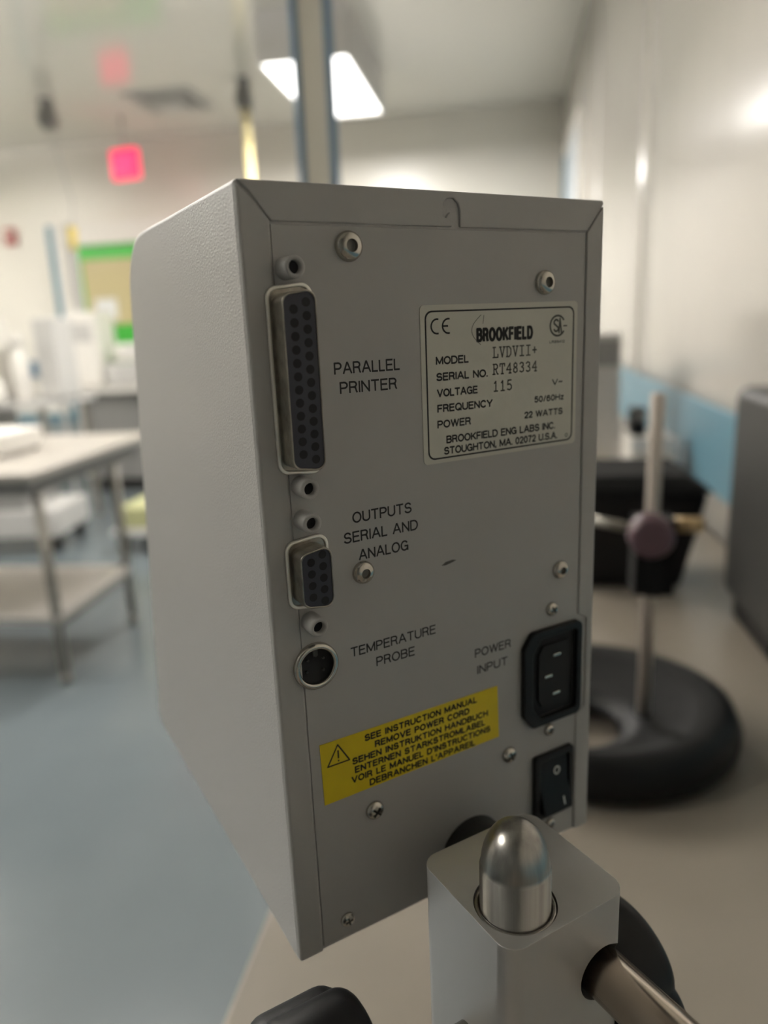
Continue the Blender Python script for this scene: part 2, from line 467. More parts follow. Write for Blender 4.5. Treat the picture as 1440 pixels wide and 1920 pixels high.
t = thing('air_vent', 'square grey air diffuser on the ceiling beside the red exit sign', 'air vent', (-2.56, 5.92, ZC-.001), 0)
for k, (s_, z_) in enumerate([(.26, .0), (.19, -.014), (.12, -.024)]):
    mb = MB()
    q = s_; i_ = s_-.035
    mb.box(-q, q, -q, -i_, z_-.02, z_); mb.box(-q, q, i_, q, z_-.02, z_)
    mb.box(-q, -i_, -i_, i_, z_-.02, z_); mb.box(i_, q, -i_, i_, z_-.02, z_)
    obj('louvre', mb, M['pale'], t)
obj('backing', B(-.22, .22, -.22, .22, -.004, 0), M['grey'], t)
obj('core', B(-.08, .08, -.08, .08, -.05, -.03), M['pale'], t)

t = thing('exit_sign', 'glowing red exit sign hanging from the ceiling left of the air diffuser', 'exit sign', (-3.125, 6.2, 2.76), math.radians(-10))
obj('face', B(-.125, .125, -.03, .03, -.115, .115), M['exit'], t, bevel=.01)
GL['X'] = (.66, [[(0, 0), (.66, 1)], [(0, 1), (.66, 0)]])
x = -.095
for ch in 'EXIT':
    w_, st_ = GL[ch]
    mb = MB(); strokes(mb, [[(x+a*.075, -.055+b*.11) for a, b in q] for q in st_], .014, -.0315, -.0315)
    obj('letter', mb, M['exit_letter'], t)
    x += w_*.075+.021
obj('stem', MB().tube((0, 0, .115), (0, 0, ZC-2.761), .012), M['pale'], t)

def hose_reel(x, y, label, hose_pts, hm, rad):
    t = thing('hose_reel', label, 'hose reel', (x, y, ZC-.001), 0)
    obj('bracket', B(-.04, .04, -.03, .03, -.09, 0), M['grey'], t)
    obj('drum', MB().lathe([(.03, -.04), (.075, -.04), (.075, -.03), (.05, -.03), (.05, .03), (.075, .03), (.075, .04), (.03, .04)], 'x', (0, 0, -.14), 24), M['grey'], t)
    obj('hose', MB().path(hose_pts, rad), hm, t)
    return t
hose_reel(-1.86, 5.6, 'grey ceiling hose reel with a thick yellow hose hanging left of the post',
          [(0, 0, -.2), (0, .0, -.42), (.0, .0, -1.6)], M['hose'], .03)
h2 = hose_reel(-3.40, 5.6, 'dark ceiling reel at the far left with a thin hose and yellow plug',
          [(0, 0, -.2), (.05, .1, -.7), (-.02, .16, -.9)], M['pale'], .006)
obj('plug', MB().tube((-.02, .16, -.88), (-.03, .16, -1.05), .034, 12, .028), M['yel'], h2)
t = thing('fire_alarm', 'small red fire alarm on the far wall at the left edge of the picture', 'fire alarm', (-4.74, YF-.001, 2.36))
obj('alarm_body', B(-.06, .06, -.05, 0, -.075, .075), M['red'], t, bevel=.012)
obj('strobe', MB().lathe([(.03, -.05), (.025, -.07), (.0, -.075)], 'y', (0, 0, .02), 16), M['white'], t)

# ================================================================= BENCH
BZ = .92
t = thing('lab_bench', 'beige laminate lab bench along the right wall carrying the instruments', 'bench', (0, 0, 0))
obj('worktop', B(-.191, XW-.0182, -1.2, 3.6, BZ-.035, BZ), M['bench'], t, bevel=.003)
obj('skirt', B(-.150, XW-.02, -1.15, 3.55, BZ-.13, BZ-.036), M['pale'], t)
for y in (-1.1, 1.2, 3.45):
    obj('leg', B(-.14, -.09, y, y+.05, 0, BZ-.131), M['leg'], t)
    obj('leg', B(XW-.08, XW-.03, y, y+.05, 0, BZ-.131), M['leg'], t)

# ================================================================= VISCOMETER HEAD
ANG = 0.6908641824
BXV = Vector((math.cos(ANG), math.sin(ANG), 0)); BYV = Vector((-math.sin(ANG), math.cos(ANG), 0))
TL = Vector((-.0540, .1520, 1.4001))
ORG = TL - Vector((0, 0, .190))
vh = thing('viscometer_head', 'grey metal viscometer head seen from its rear panel, held on the stand rod', 'laboratory instrument', ORG, ANG)
UW = 102.4
# shell: side profile (v, z) extruded across u, open at the back
prof = [(0, 0)]
for k in range(0, 9):
    a_ = PI/2 - k/8*(PI/2+math.radians(-8))
    prof.append((82+25*math.cos(a_), -20+20*math.sin(a_)))
prof += [(148, -185), (147.5, -189), (146, -190.5), (0, -190.8)]
mb = MB()
n = len(prof)
vs_ = [(0, v, z) for v, z in prof] + [(UW, v, z) for v, z in prof]
fs = [tuple(range(n)), tuple(range(2*n-1, n-1, -1))] + [(k, k+1, n+k+1, n+k) for k in range(n-1)]
mb.faces([(u, max(v, .6), z) for u, v, z in vs_], fs + [(n-1, 0, n, 2*n-1)], False)
obj('case', mb, M['case'], vh, bevel=.0011, mm=True, seg=3)
# rear flanges with mitred corners
def flange(name, poly, v0=0.0, v1=2.4, bev=.00035, m='panel'):
    return obj(name, MB().prism(poly, v0, v1), M[m], vh, bevel=bev, mm=True)
flange('flange', [(.15, -.6), (2.7, -2.45), (7.05, -7.75), (7.05, -190.6), (.15, -190.6)], m='flange', bev=.0008)
slot = [(55.2, -8.0), (55.2, -4.3), (54.7, -2.7), (53.3, -1.6), (51.6, -1.8), (50.5, -2.7), (50.1, -4.2), (50.4, -5.6), (51.2, -6.0), (52.0, -5.0), (52.6, -4.6), (52.9, -5.6), (53.0, -8.0)]
flange('flange', [(.5, -.15), (UW-.5, -.15), (UW-.15, -1.0), (96.4, -8.0)] + slot + [(7.3, -8.0), (2.9, -2.4)], m='flange')
flange('flange', [(UW-.1, -1.5), (UW-.1, -190.4), (96.55, -190.4), (96.55, -148.9), (99.9, -147.6), (99.9, -118.0), (96.55, -116.0), (96.55, -8.2)], m='flange')
obj('gap_shade', B(1, UW-1, 1.3, 2.2, -189, -1), M['gap'], vh, mm=True)  # dark sheet stands in for the shade inside the seams
# rear panel
rp = obj('rear_panel', MB().prism([(7.1, -8.5), (96.0, -8.5), (96.0, -116.4), (99.3, -118.4), (99.3, -147.3), (96.0, -148.5), (96.0, -189.2), (7.1, -189.2)], .25, 1.2),
         M['panel'], vh, bevel=.0002, mm=True)
obj('scuff_mark', MB().prism([(47.6, -91.0), (49, -90.2), (51.2, -90.0), (52.4, -90.3), (51, -90.7), (49, -91.1)], .18, .24), M['ink_soft'], vh, mm=True)

# screws -----------------------------------------------------------
def screw(u, z, r, cross=False, rot=0):
    mb = MB()
    h = r*.55
    k = .42*r
    if cross:
        mb.lathe([(r, 0), (r, -.12*r), (r*.93, -.32*r), (r*.75, -.5*r), (r*.5, -.6*r), (r*.2, -.66*r), (0, -.67*r)], 'y', n=28)
        mb.mi = 1  # dark raised bars painted in for the shaded cross slot
        for q in (0, PI/2):
            c_, s__ = math.cos(q+rot), math.sin(q+rot)
            a_, b_ = r*.55, r*.1
            P = [(-a_, -b_), (a_, -b_), (a_, b_), (-a_, b_)]
            mb.prism([(x*c_-y*s__, x*s__+y*c_) for x, y in P], -.70*r, -.5*r)
    else:
        mb.lathe([(r, 0), (r, -.12*r), (r*.93, -.34*r), (r*.75, -.52*r), (k, -.62*r)], 'y', n=28, capped=False)
        mb.lathe([(k, -.62*r), (k, -.2*r)], 'y', n=28, capped=False, smooth=False)
        mb.mi = 2
        mb.lathe([(k, -.25*r), (0, -.25*r)], 'y', n=28, capped=False)
    return obj('screw', mb, [M['nickel'], M['gap'], M['socket']], vh, loc=(u/1000, .00025, (z+190)/1000), mm=True)
for (u, z, r, cr, ro) in [(25.0, -12.7, 3.3, 0, 0), (81.9, -20.8, 3.1, 0, 0), (24.5, -87.9, 2.9, 0, 0), (88.8, -100.4, 2.7, 0, 0),
                          (69.9, -154.0, 2.5, 1, .4), (24.3, -154.3, 2.6, 1, .8), (14.4, -184.0, 2.0, 1, .2),
                          (85.8, -111.9, 2.1, 1, .6), (85.4, -150.9, 1.9, 1, .3), (86.3, -184.1, 1.9, 1, 0)]:
    screw(u, z, r, cr, ro)

# D-sub ports ------------------------------------------------------
def dshape(cu, cz, hn, hw, w_, r):
    """narrow side at left (half height hn), wide side at right (half height hw)"""
    return rpoly([(cu-w_/2, cz-hn), (cu+w_/2, cz-hw), (cu+w_/2, cz+hw), (cu-w_/2, cz+hn)], r, 5)
def dsub(name, cu, cz, half, rows):
    rim_o = dshape(cu+.2, cz, half-.6, half+.4, 10.9, 2.6)
    rim_i = dshape(cu+.2, cz, half-1.4, half-.4, 9.3, 2.0)
    o = obj(name, MB().ring(rim_o, rim_i, -.75, .3), M['rim'], vh, bevel=.00025, mm=True)
    sh_o = dshape(cu, cz, half-2.3, half-1.2, 7.9, 2.2)
    sh_i = dshape(cu, cz, half-2.75, half-1.65, 7.1, 1.9)
    obj('flange_plate', MB().prism(rim_o, -.1, .2), M['tin'], o, mm=True)
    obj('shell', MB().ring(sh_o, sh_i, -6.0, .3), M['tin'], o, bevel=.0002, mm=True)
    obj('insert', MB().prism(sh_i, -5.7, .2), M['navy'], o, mm=True)
    hp = None
    for u, n_ in rows:
        for k in range(n_):
            z = cz + (k-(n_-1)/2)*2.76
            if hp is None:
                mb = MB()
                mb.lathe([(.98, .05), (.98, -.03), (0, -.03)], 'y', n=14, capped=False, smooth=False)
                hp = obj('contact_hole', mb, M['hole'], o, loc=(u/1000, -.0057, (z+190)/1000), mm=True)  # flat dark disc painted in for the shaded hole
            else:
                dup(hp, (u/1000, -.0057, (z+190)/1000), o)
    return o
dsub('parallel_port', 9.7, -41.0, 20.6, [(8.4, 12), (11.3, 13)])
dsub('serial_port', 9.7, -84.9, 8.7, [(8.4, 4), (11.3, 5)])
js = None
for z in (-17.4, -64.2, -72.1, -97.0):
    if js is None:
        js = obj('jack_screw', MB().lathe([(2.35, .3), (2.35, -4.7), (2.1, -5.1), (1.45, -5.1), (1.35, -3.0)], 'y', n=24, capped=False),
                 M['panel'], vh, loc=(.0097, 0, (z+190)/1000), mm=True)
        jh = obj('thread_hole', MB().lathe([(1.38, -3.6), (0, -3.6)], 'y', n=20, capped=False), M['hole'], js, mm=True, loc=(0, 0, 0))
    else:
        c = dup(js, (.0097, 0, (z+190)/1000), vh)
        dup(jh, (0, 0, 0), c)

# round temperature probe socket -------------------------------------
ps = obj('probe_socket', MB().lathe([(5.9, .3), (5.8, -.9), (5.3, -1.3), (4.7, -1.3), (4.4, -.9), (4.4, .2)], 'y', (10.2, 0, -108.6), 40, capped=False), M['nickel'], vh, mm=True)
obj('socket_well', MB().lathe([(4.4, -.4), (4.3, 0.2), (0, .2)], 'y', (10.2, 0, -108.6), 32, capped=False), M['hole'], ps, mm=True)
for a_ in (.6, 1.5, 2.4, 3.6, 5.6):
    obj('pin', MB().tube((10.2+2.6*math.cos(a_), .2, -108.6+2.6*math.sin(a_)), (10.2+2.6*math.cos(a_), -.25, -108.6+2.6*math.sin(a_)), .35, 8), M['dkgrey'], ps, mm=True)
obj('key', B(9.6, 10.8, -.5, .2, -106.0, -104.5), M['dkgrey'], ps, mm=True)

# power inlet --------------------------------------------------------
out = rpoly([(74.4, -121.5), (77.6, -117.2), (96.8, -117.2), (96.8, -147.6), (77.6, -147.6), (74.4, -143.2)], [2.2, 2.2, 2.2, 2.2, 2.2, 2.2], 5)
inn = rpoly([(77.6, -123.8), (80.8, -119.6), (94.8, -119.6), (94.8, -145.2), (80.8, -145.2), (77.6, -141.0)], [.8, .8, 1, 1, .8, .8], 5)
pi_ = obj('power_inlet', MB().ring(out, inn, -1.6, .25), M['black'], vh, bevel=.0003, mm=True)
obj('well', MB().prism(inn, .22, .24), M['hole'], pi_, mm=True)
obj('core_block', MB().prism(rpoly([(80.6, -125.3), (82.2, -122.6), (92.3, -122.6), (92.3, -142.2), (82.2, -142.2), (80.6, -139.5)], .5, 3), -.6, .2), M['hole'], pi_, mm=True)
for z, u in ((-126.2, 87.2), (-132.4, 84.0), (-138.6, 87.2)):
    obj('blade', B(u-1.5, u+1.5, -1.15, 0, z-.45, z+.45), M['nickel'], pi_, mm=True, bevel=.0002)

# rocker switch ------------------------------------------------------
fr = rrect(79.0, 94.4, -180.2, -158.2, 1.0, 4)
fi = rrect(81.0, 92.6, -178.2, -160.2, .6, 4)
sw = obj('power_switch', MB().ring(fr, fi, -1.5, .25), M['black'], vh, bevel=.0003, mm=True)
rk = MB()
P = [(81.2, -.6, -160.4), (92.4, -.6, -160.4), (92.4, -1.0, -169.2), (81.2, -1.0, -169.2), (92.4, -3.6, -178.0), (81.2, -3.6, -178.0),
     (81.2, .2, -160.4), (92.4, .2, -160.4), (92.4, .2, -178.0), (81.2, .2, -178.0)]
rk.faces(P, [(0, 1, 2, 3), (3, 2, 4, 5), (0, 6, 7, 1), (5, 4, 8, 9), (0, 3, 5, 9, 6), (1, 7, 8, 4, 2), (6, 9, 8, 7)])
rk = obj('rocker', rk, M['black'], sw, bevel=.0003, mm=True)
mb = MB()
O_o = [(88.0+1.25*math.cos(2*PI*k/20), -165.2+1.45*math.sin(2*PI*k/20)) for k in range(20)]
O_i = [(88.0+.8*math.cos(2*PI*k/20), -165.2+1.0*math.sin(2*PI*k/20)) for k in range(20)]
mb.ring(O_o, O_i, -.95, -.8)
mb.faces([(88.9, -2.85, -173.6), (89.4, -2.85, -173.6), (89.4, -3.55, -176.1), (88.9, -3.55, -176.1)], [(0, 1, 2, 3)])
obj('marking', mb, M['white_ink'], sw, mm=True)

# printed words on the panel -------------------------------------------
V0 = .22
def words(s, u0, u1, z0, cap, bold=.15): return lettering(s, u0, u1, z0, cap, vh, M['ink'], V0, bold)
words('PARALLEL', 19.8, 37.2, -40.2, 2.75)
words('PRINTER', 21.0, 36.2, -44.6, 2.75)
words('OUTPUTS', 22.4, 39.1, -75.3, 2.75)
words('SERIAL AND', 19.8, 40.8, -80.0, 2.75)
words('ANALOG', 23.6, 37.8, -84.8, 2.75)
words('TEMPERATURE', 19.9, 45.3, -109.3, 2.6)
words('PROBE', 27.0, 38.6, -113.7, 2.6)
words('POWER', 58.0, 70.7, -119.9, 2.6)
words('INPUT', 58.7, 69.5, -125.0, 2.6)

# name plate -------------------------------------------------------------
npl = obj('name_plate', MB().prism(rrect(43.1, 93.6, -63.9, -25.6, 1.2), .08, .24), M['plate'], vh, mm=True)
npl['label'] = 'cream printed name plate with black border'
obj('border', MB().ring(rrect(44.4, 92.4, -62.9, -26.9, 2.0, 6), rrect(44.8, 92.0, -62.5, -27.3, 1.7, 6), .03, .09), M['ink'], npl, mm=True)
VP = .05
def pl(s, u0, u1, z0, cap, bold=.205, m='ink'): return lettering(s, u0, u1, z0, cap, npl, M[m], VP, bold)
pl('MODEL', 47.3, 57.2, -39.7, 2.0)
pl('SERIAL NO.', 47.3, 63.1, -43.6, 2.0)
pl('VOLTAGE', 47.4, 59.9, -47.5, 2.0)
pl('FREQUENCY', 47.4, 64.6, -51.3, 2.0)
pl('POWER', 47.3, 57.6, -55.2, 2.0)
pl('V~', 84.8, 88.6, -47.3, 1.6)
pl('50/60Hz', 78.6, 89.1, -51.5, 1.7)
pl('22 WATTS', 75.2, 88.8, -55.4, 1.8)
pl('BROOKFIELD ENG LABS INC.', 49.9, 86.1, -59.2, 2.0)
pl('STOUGHTON, MA. 02072 U.S.A.', 49.1, 87.0, -62.0, 2.0)
# typewriter characters drawn stroke by stroke with serifs
TY = {'L': [[(.25,1),(.25,0)],[(.05,1),(.5,1)],[(.05,0),(.9,0),(.9,.3)]],
      'V': [[(.15,1),(.5,0),(.85,1)],[(0,1),(.35,1)],[(.65,1),(1,1)]],
      'D': [[(.2,0),(.2,1)],[(.05,1),(.55,1),(.85,.75),(.85,.25),(.55,0),(.05,0)]],
      'I': [[(.5,0),(.5,1)],[(.15,1),(.85,1)],[(.15,0),(.85,0)]],
      '+': [[(.5,.2),(.5,.8)],[(.15,.5),(.85,.5)]],
      'R': [[(.2,0),(.2,1)],[(.05,1),(.6,1),(.8,.85),(.8,.65),(.6,.5),(.2,.5)],[(.5,.5),(.8,0),(.95,0)],[(0,0),(.4,0)]],
      'T': [[(.5,0),(.5,1)],[(.1,.75),(.1,1),(.9,1),(.9,.75)],[(.3,0),(.7,0)]],
      '4': [[(.7,0),(.7,1),(.1,.35),(.9,.35)],[(.5,0),(.9,0)]],
      '8': [[(.5,.53),(.25,.65),(.25,.87),(.5,1),(.75,.87),(.75,.65),(.5,.53),(.2,.4),(.2,.12),(.5,0),(.8,.12),(.8,.4),(.5,.53)]],
      '3': [[(.15,.85),(.4,1),(.75,.9),(.75,.65),(.45,.54),(.8,.38),(.8,.12),(.45,0),(.15,.12)]],
      '1': [[(.25,.8),(.5,1),(.5,0)],[(.2,0),(.8,0)]],
      '5': [[(.8,1),(.25,1),(.2,.55),(.55,.62),(.82,.42),(.82,.15),(.5,0),(.15,.1)]]}
def typed(s, u0, u1, z0, cap):
    mb = MB(); pitch = (u1-u0)/len(s)
    for i, ch in enumerate(s):
        strokes(mb, [[(u0+i*pitch+x*pitch*.86, z0+y*cap) for x, y in st] for st in TY[ch]], .36, .04, .07)
    obj('lettering', mb, M['ink_soft'], npl, mm=True)
typed('LVDVII+', 64.7, 79.8, -38.9, 2.5)
typed('RT48334', 64.7, 79.8, -43.1, 2.5)
typed('115', 64.7, 71.4, -47.4, 2.5)
# maker's logo: condensed heavy word with a thin sail swoosh
lettering('BROOKFIELD', 59.6, 78.0, -34.9, 3.5, npl, M['ink'], VP, .22, name='logo', gap=.42)
sw_ = []
for k in range(15):
    t_ = k/14
    sw_.append((61.9-3.9*math.sin(PI*(.08+.80*t_))+.2, -28.3-7.0*t_))
mb = MB(); strokes(mb, [sw_ + [(60.9, -35.5)], [(62.0, -28.4), (61.7, -30.4)]], .16, .04, .07)
obj('logo_sail', mb, M['ink_soft'], npl, mm=True)
# CE mark
def arc(cu, cz, r, a0, a1, n_=14): return [(cu+r*math.cos(math.radians(a0+(a1-a0)*k/n_)), cz+r*math.sin(math.radians(a0+(a1-a0)*k/n_))) for k in range(n_+1)]
mb = MB(); strokes(mb, [arc(47.9, -30.6, 1.7, 80, 280), arc(51.2, -30.6, 1.7, 80, 280), [(49.6, -30.6), (51.0, -30.6)]], .42, .04, .07)
obj('approval_mark', mb, M['ink'], npl, mm=True)
# round safety mark: open ring with two inner letters and a small tail
mb = MB(); strokes(mb, [arc(86.5, -31.8, 2.6, 35, 325, 20), arc(86.0, -31.0, .75, 30, 200, 6)+arc(86.0, -32.5, .75, 20, -160, 6), [(87.0, -33.6), (87.3, -30.0), (87.9, -33.6)]], .5, .04, .07)
strokes(mb, [[(88.6, -31.9), (89.8, -31.9)]], .35, .04, .07)
obj('approval_mark', mb, M['ink_soft'], npl, mm=True)
lettering('LR89412', 83.7, 89.1, -36.3, .75, npl, M['ink_soft'], VP, .2)
mb = MB(); strokes(mb, [arc(90.3, -61.4, .45, 0, 360, 12)], .22, .04, .07)
obj('marking', mb, M['ink_soft'], npl, mm=True)

# yellow warning label -------------------------------------------------------
yl = obj('warning_label', MB().prism([(9.8, -130.2), (65.7, -130.5), (66.2, -146.8), (10.1, -147.4)], .08, .24), M['yellow'], vh, mm=True)
yl['label'] = 'yellow warning label with triangle and black capitals in three languages'
def yw(s, u0, u1, z0): return lettering(s, u0, u1, z0, 1.95, yl, M['ink'], VP, .22, gap=.30)
yw('SEE INSTRUCTION MANUAL', 22.4, 58.4, -133.4)
yw('REMOVE POWER CORD', 25.3, 55.7, -136.1)
yw('SEHEN INSTRUKTION HANDBUCH', 18.5, 62.2, -138.8)
yw('ENTERNEN STARKSTROMLABEL', 19.1, 61.2, -141.4)
yw("VOIR LE MANUEL D'INSTRUCTIONS", 18.0, 63.0, -144.0)
yw("DEBRANCHEN L'APPAREIL", 23.2, 57.6, -146.6)
mb = MB(); strokes(mb, [[(14.7, -131.6), (11.6, -136.9), (17.8, -136.9), (14.7, -131.6)]], .38, .04, .07)
strokes(mb, [[(14.7, -133.3), (14.7, -135.3)], [(14.7, -136.0), (14.7, -136.15)]], .42, .04, .07)
obj('warning_triangle', mb, M['ink'], yl, mm=True)

# mounting rod and its dark collar
RU, RZ = 55.8, -179.6
obj('collar', MB().lathe([(10.5, 1), (10.5, -9), (9.8, -10.5), (6, -10.5)], 'y', (RU, 0, RZ-.5), 36), M['dkgrey'], vh, mm=True)
obj('mounting_rod', MB().lathe([(5.9, 2), (5.9, -135), (5.4, -136)], 'y', (RU, 0, RZ), 48), M['rod'], vh, mm=True)

# ================================================================= STAND
PU, PV = 38.4, -40.2
st_loc = ORG + BXV*PU/1000 + BYV*PV/1000
st_loc.z = BZ
st = thing('instrument_stand', 'stainless upright post with aluminium clamp block and black knobs, in front of the rear panel', 'stand', st_loc, ANG)
HZ = (ORG.z-BZ)*1000            # mm from bench to the mm-frame's z = -190
def L3(u, v, z): return (u-PU, v-PV, z+190+HZ)
def sobj(name, mb, m, bevel=0, seg=2, parent=None):
    return obj(name, mb, m, parent or st, bevel=bevel, seg=seg, mm=True, loc=(0, 0, 0))
TOPZ = -160.0
tz = TOPZ+190+HZ
# block with both bores cut by boolean
blk = sobj('clamp_block', MB().prism([(x-PU, y-PV) for x, y in rpoly([(27.6, -51.3), (63.2, -51.3), (63.2, -16.4), (27.6, -16.4)], 4.6, 8)], tz-62, tz, 'xy'), M['alu'])
cut1 = sobj('cut', MB().lathe([(9.6, tz-80), (9.6, tz+10)], 'z', (0, 0, 0), 64), M['alu'])
cut2 = sobj('cut', MB().lathe([(7.1, -80), (7.1, 80)], 'y', (RU-PU, 0, RZ+190+HZ), 64), M['alu'])
bpy.context.view_layer.update()
for c_ in (cut1, cut2):
    bo = blk.modifiers.new('b', 'BOOLEAN'); bo.operation = 'DIFFERENCE'; bo.object = c_; bo.solver = 'EXACT'
dg = bpy.context.evaluated_depsgraph_get(); dg.update()
nm = bpy.data.meshes.new_from_object(blk.evaluated_get(dg))
blk.modifiers.clear(); blk.data = nm
bpy.data.objects.remove(cut1); bpy.data.objects.remove(cut2)
bv = blk.modifiers.new('bevel', 'BEVEL'); bv.width = .0007; bv.segments = 3; bv.limit_method = 'ANGLE'; bv.angle_limit = math.radians(50)
for p in nm.polygons: p.use_smooth = True
blk.modifiers.new('wn', 'WEIGHTED_NORMAL')
sobj('bushing', MB().lathe([(9.5, tz-60), (9.5, tz-.5), (8.9, tz-.2), (8.5, tz-.5), (8.5, tz-60)], 'z', n=64, capped=False), M['steel'])
r = 8.15
pf = [(r, 8), (r, tz+10), (r*.965, tz+10.15)]
for k in range(1, 13):
    a_ = k/12*PI/2
    pf.append((r*.965*math.cos(a_)**.9 if k < 12 else 0, tz+10+11.5*math.sin(a_)))
sobj('post', MB().lathe(pf, 'z', n=64), M['steel'])
# flat three-toed foot standing on the bench, hidden below the frame
ft = MB()
for a_ in (0, 2*PI/3, 4*PI/3):
    c_, s__ = math.cos(a_+.5), math.sin(a_+.5)
    P = [(0, -14), (85, -9), (90, 0), (85, 9), (0, 14)]
    ft.prism([(x*c_-y*s__, x*s__+y*c_) for x, y in P], 0, 14, 'xy')
ft.lathe([(24, 0), (24, 22), (16, 30)], 'z', n=32)
sobj('foot', ft, M['dkgrey'])

def star_knob(u0, u1, v, z, R_, phase, lobes=5, stem_to=None):
    mb = MB(); n_ = 96; prof_ = []
    Lh = u1-u0; e = 5.0
    for k in range(7):
        a_ = PI/2*k/6
        prof_.append((R_-e+e*math.sin(a_), u0+e-e*math.cos(a_)))
    for k in range(7):
        a_ = PI/2*k/6
        prof_.append((R_-e+e*math.cos(a_), u1-e+e*math.sin(a_)))
    vs_ = []; fs = []
    cx, cy, cz_ = L3(0, v, z)
    for rr, uu in prof_:
        for k in range(n_):
            t_ = 2*PI*k/n_
            c_ = abs(math.cos(lobes*(t_-phase)/2))
            q = rr*(.80+.20*c_**.6)
            vs_.append((uu+cx, cy+q*math.cos(t_), cz_+q*math.sin(t_)))
    m_ = len(prof_)
    for i in range(m_-1):
        for k in range(n_):
            fs.append((i*n_+k, i*n_+(k+1) % n_, (i+1)*n_+(k+1) % n_, (i+1)*n_+k))
    fs += [tuple(range(n_)), tuple(range((m_-1)*n_, m_*n_))]
    mb.faces(vs_, fs, True)
    kb = sobj('knob', mb, M['knob'])
    a, b = stem_to
    obj('stem', MB().tube(L3(a, v, z), L3(b, v, z), 3.6, 20), M['nickel'], kb, mm=True, loc=(0, 0, 0))
    return kb
star_knob(-21, 2, -36, -196, 25, .42, 7, (2, 28))
sobj('set_screw', MB().lathe([(4.2, 1.5), (4.2, -.5), (3.6, -.9), (2.0, -.9), (2.0, .5), (0, .5)], 'x', L3(27.6, -38, -197), 28), M['gap'])
star_knob(66, 84, -34, -209, 25, 1.62, 3, (63, 67))

# ================================================================= SECOND STAND BEHIND (ring base, rod, clamp)
s2 = thing('ring_stand', 'black oval ring-base stand with a slim steel rod behind the grey viscometer head', 'stand', (.090, .765, BZ))
mb = MB(); n_ = 72; ro, ri, off = .152, .048, -.030
prf = [(0.06, .014), (-.02, .022), (.02, .032), (.20, .038), (.30, .036), (.60, .052), (.80, .055), (.93, .048), (1.0, .028), (.98, .012), (0.06, .014)]
vs_ = []; fs = []
for t_, z in prf:
    for k in range(n_):
        a_ = 2*PI*k/n_
        ix, iy = -.022+ri*math.cos(a_), off+ri*1.05*math.sin(a_); ox, oy = ro*math.cos(a_), ro*.95*math.sin(a_)
        vs_.append((ix+(ox-ix)*t_, iy+(oy-iy)*t_, z))
for i in range(len(prf)-1):
    for k in range(n_): fs.append((i*n_+k, i*n_+(k+1) % n_, (i+1)*n_+(k+1) % n_, (i+1)*n_+k))
mb.faces(vs_, fs, True)
obj('base', mb, M['matte_base'], s2)
for a_ in (.3, 1.9, 3.5, 5.1):
    obj('rubber_foot', MB().lathe([(.014, 0), (.016, .014)], 'z', (.105*math.cos(a_), .105*math.sin(a_), 0), 16), M['dkgrey'], s2)
obj('rod', MB().lathe([(.0068, .036), (.0068, .375), (.006, .377)], 'z', (.051, -.015, 0), 24), M['dull_rod'], s2)
cl = thing('rod_clamp', 'black rod clamp with purple knob and brass screw on the slim rod', 'clamp', (.141, .750, BZ+.222))
mb = MB()
mb.box(.0072, .020, -.018, .016, -.045, .032); mb.box(-.018, -.0072, -.018, .016, -.045, .032)
mb.box(-.0072, .0072, -.022, -.0072, -.045, .032); mb.box(-.0072, .0072, .0072, .016, -.045, .032)
obj('clamp_body', mb, M['matte'], cl)
obj('knob', MB().lathe([(.010, -.018), (.019, -.024), (.021, -.03), (.021, -.046), (.016, -.050)], 'y', (-.008, -.002, .024), 28), M['purple'], cl)
obj('screw', MB().tube((.020, .0, .024), (.048, .0, .024), .0080, 18), M['brass'], cl)
obj('arm', MB().tube((-.018, .0, .02), (-.060, .012, .026), .005, 12), M['leg'], cl)

# ================================================================= OTHER BENCH ITEMS
t = thing('black_tub', 'black tapered plastic tub on the bench behind the clamp rod', 'tub', (.20, 1.30, BZ))
vs_ = []; 
def taper(x0, x1, y0, y1, z0, X0_, X1_, Y0_, Y1_, z1):
    mb = MB()
    mb.faces([(x0,y0,z0),(x1,y0,z0),(x1,y1,z0),(x0,y1,z0),(X0_,Y0_,z1),(X1_,Y0_,z1),(X1_,Y1_,z1),(X0_,Y1_,z1)],
             [(0,3,2,1),(4,5,6,7),(0,1,5,4),(1,2,6,5),(2,3,7,6),(3,0,4,7)], False)
    return mb
obj('tub_body', taper(-.10, .085, -.06, .08, .0, -.13, .118, -.08, .12, .17), M['black'], t, bevel=.012, seg=3)
obj('lid', taper(-.135, .125, -.085, .125, .170, -.11, .085, -.06, .11, .195), M['matte'], t, bevel=.006, seg=3)
t = thing('equipment_case', 'dark grey rounded equipment case at the right edge against the blue rail', 'case', (.370, 1.06, BZ))
obj('shell', B(-.045, .030, -.13, .10, .03, .345), M['dkgrey'], t, bevel=.018, seg=4)
obj('foot_pad', B(-.035, .020, -.10, .07, 0, .03), M['black'], t, bevel=.005)
t = thing('tall_instrument', 'tall pale grey instrument with a yellow button, half hidden behind the viscometer head', 'laboratory instrument', (.235, 2.04, BZ))
obj('housing', B(-.04, .042, -.08, .10, 0, .41), M['pale'], t, bevel=.008, seg=3)
obj('top_panel', B(-.036, .038, -.083, -.079, .33, .395), M['grey'], t, bevel=.002)
obj('button', MB().lathe([(.018, -.08), (.018, -.092), (.013, -.095)], 'y', (.008, 0, .075), 20), M['yel'], t)
t = thing('white_carton', 'white box on the bench behind the slim steel rod', 'box', (.325, 1.86, BZ))
obj('box_body', B(-.042, .06, -.06, .10, 0, .17), M['white'], t, bevel=.003)
obj('flap', B(-.042, .06, -.062, -.0605, .14, .17), M['paper'], t)
t = thing('black_gadget', 'small black device standing on the white box', 'device', (.305, 1.86, BZ+.171))
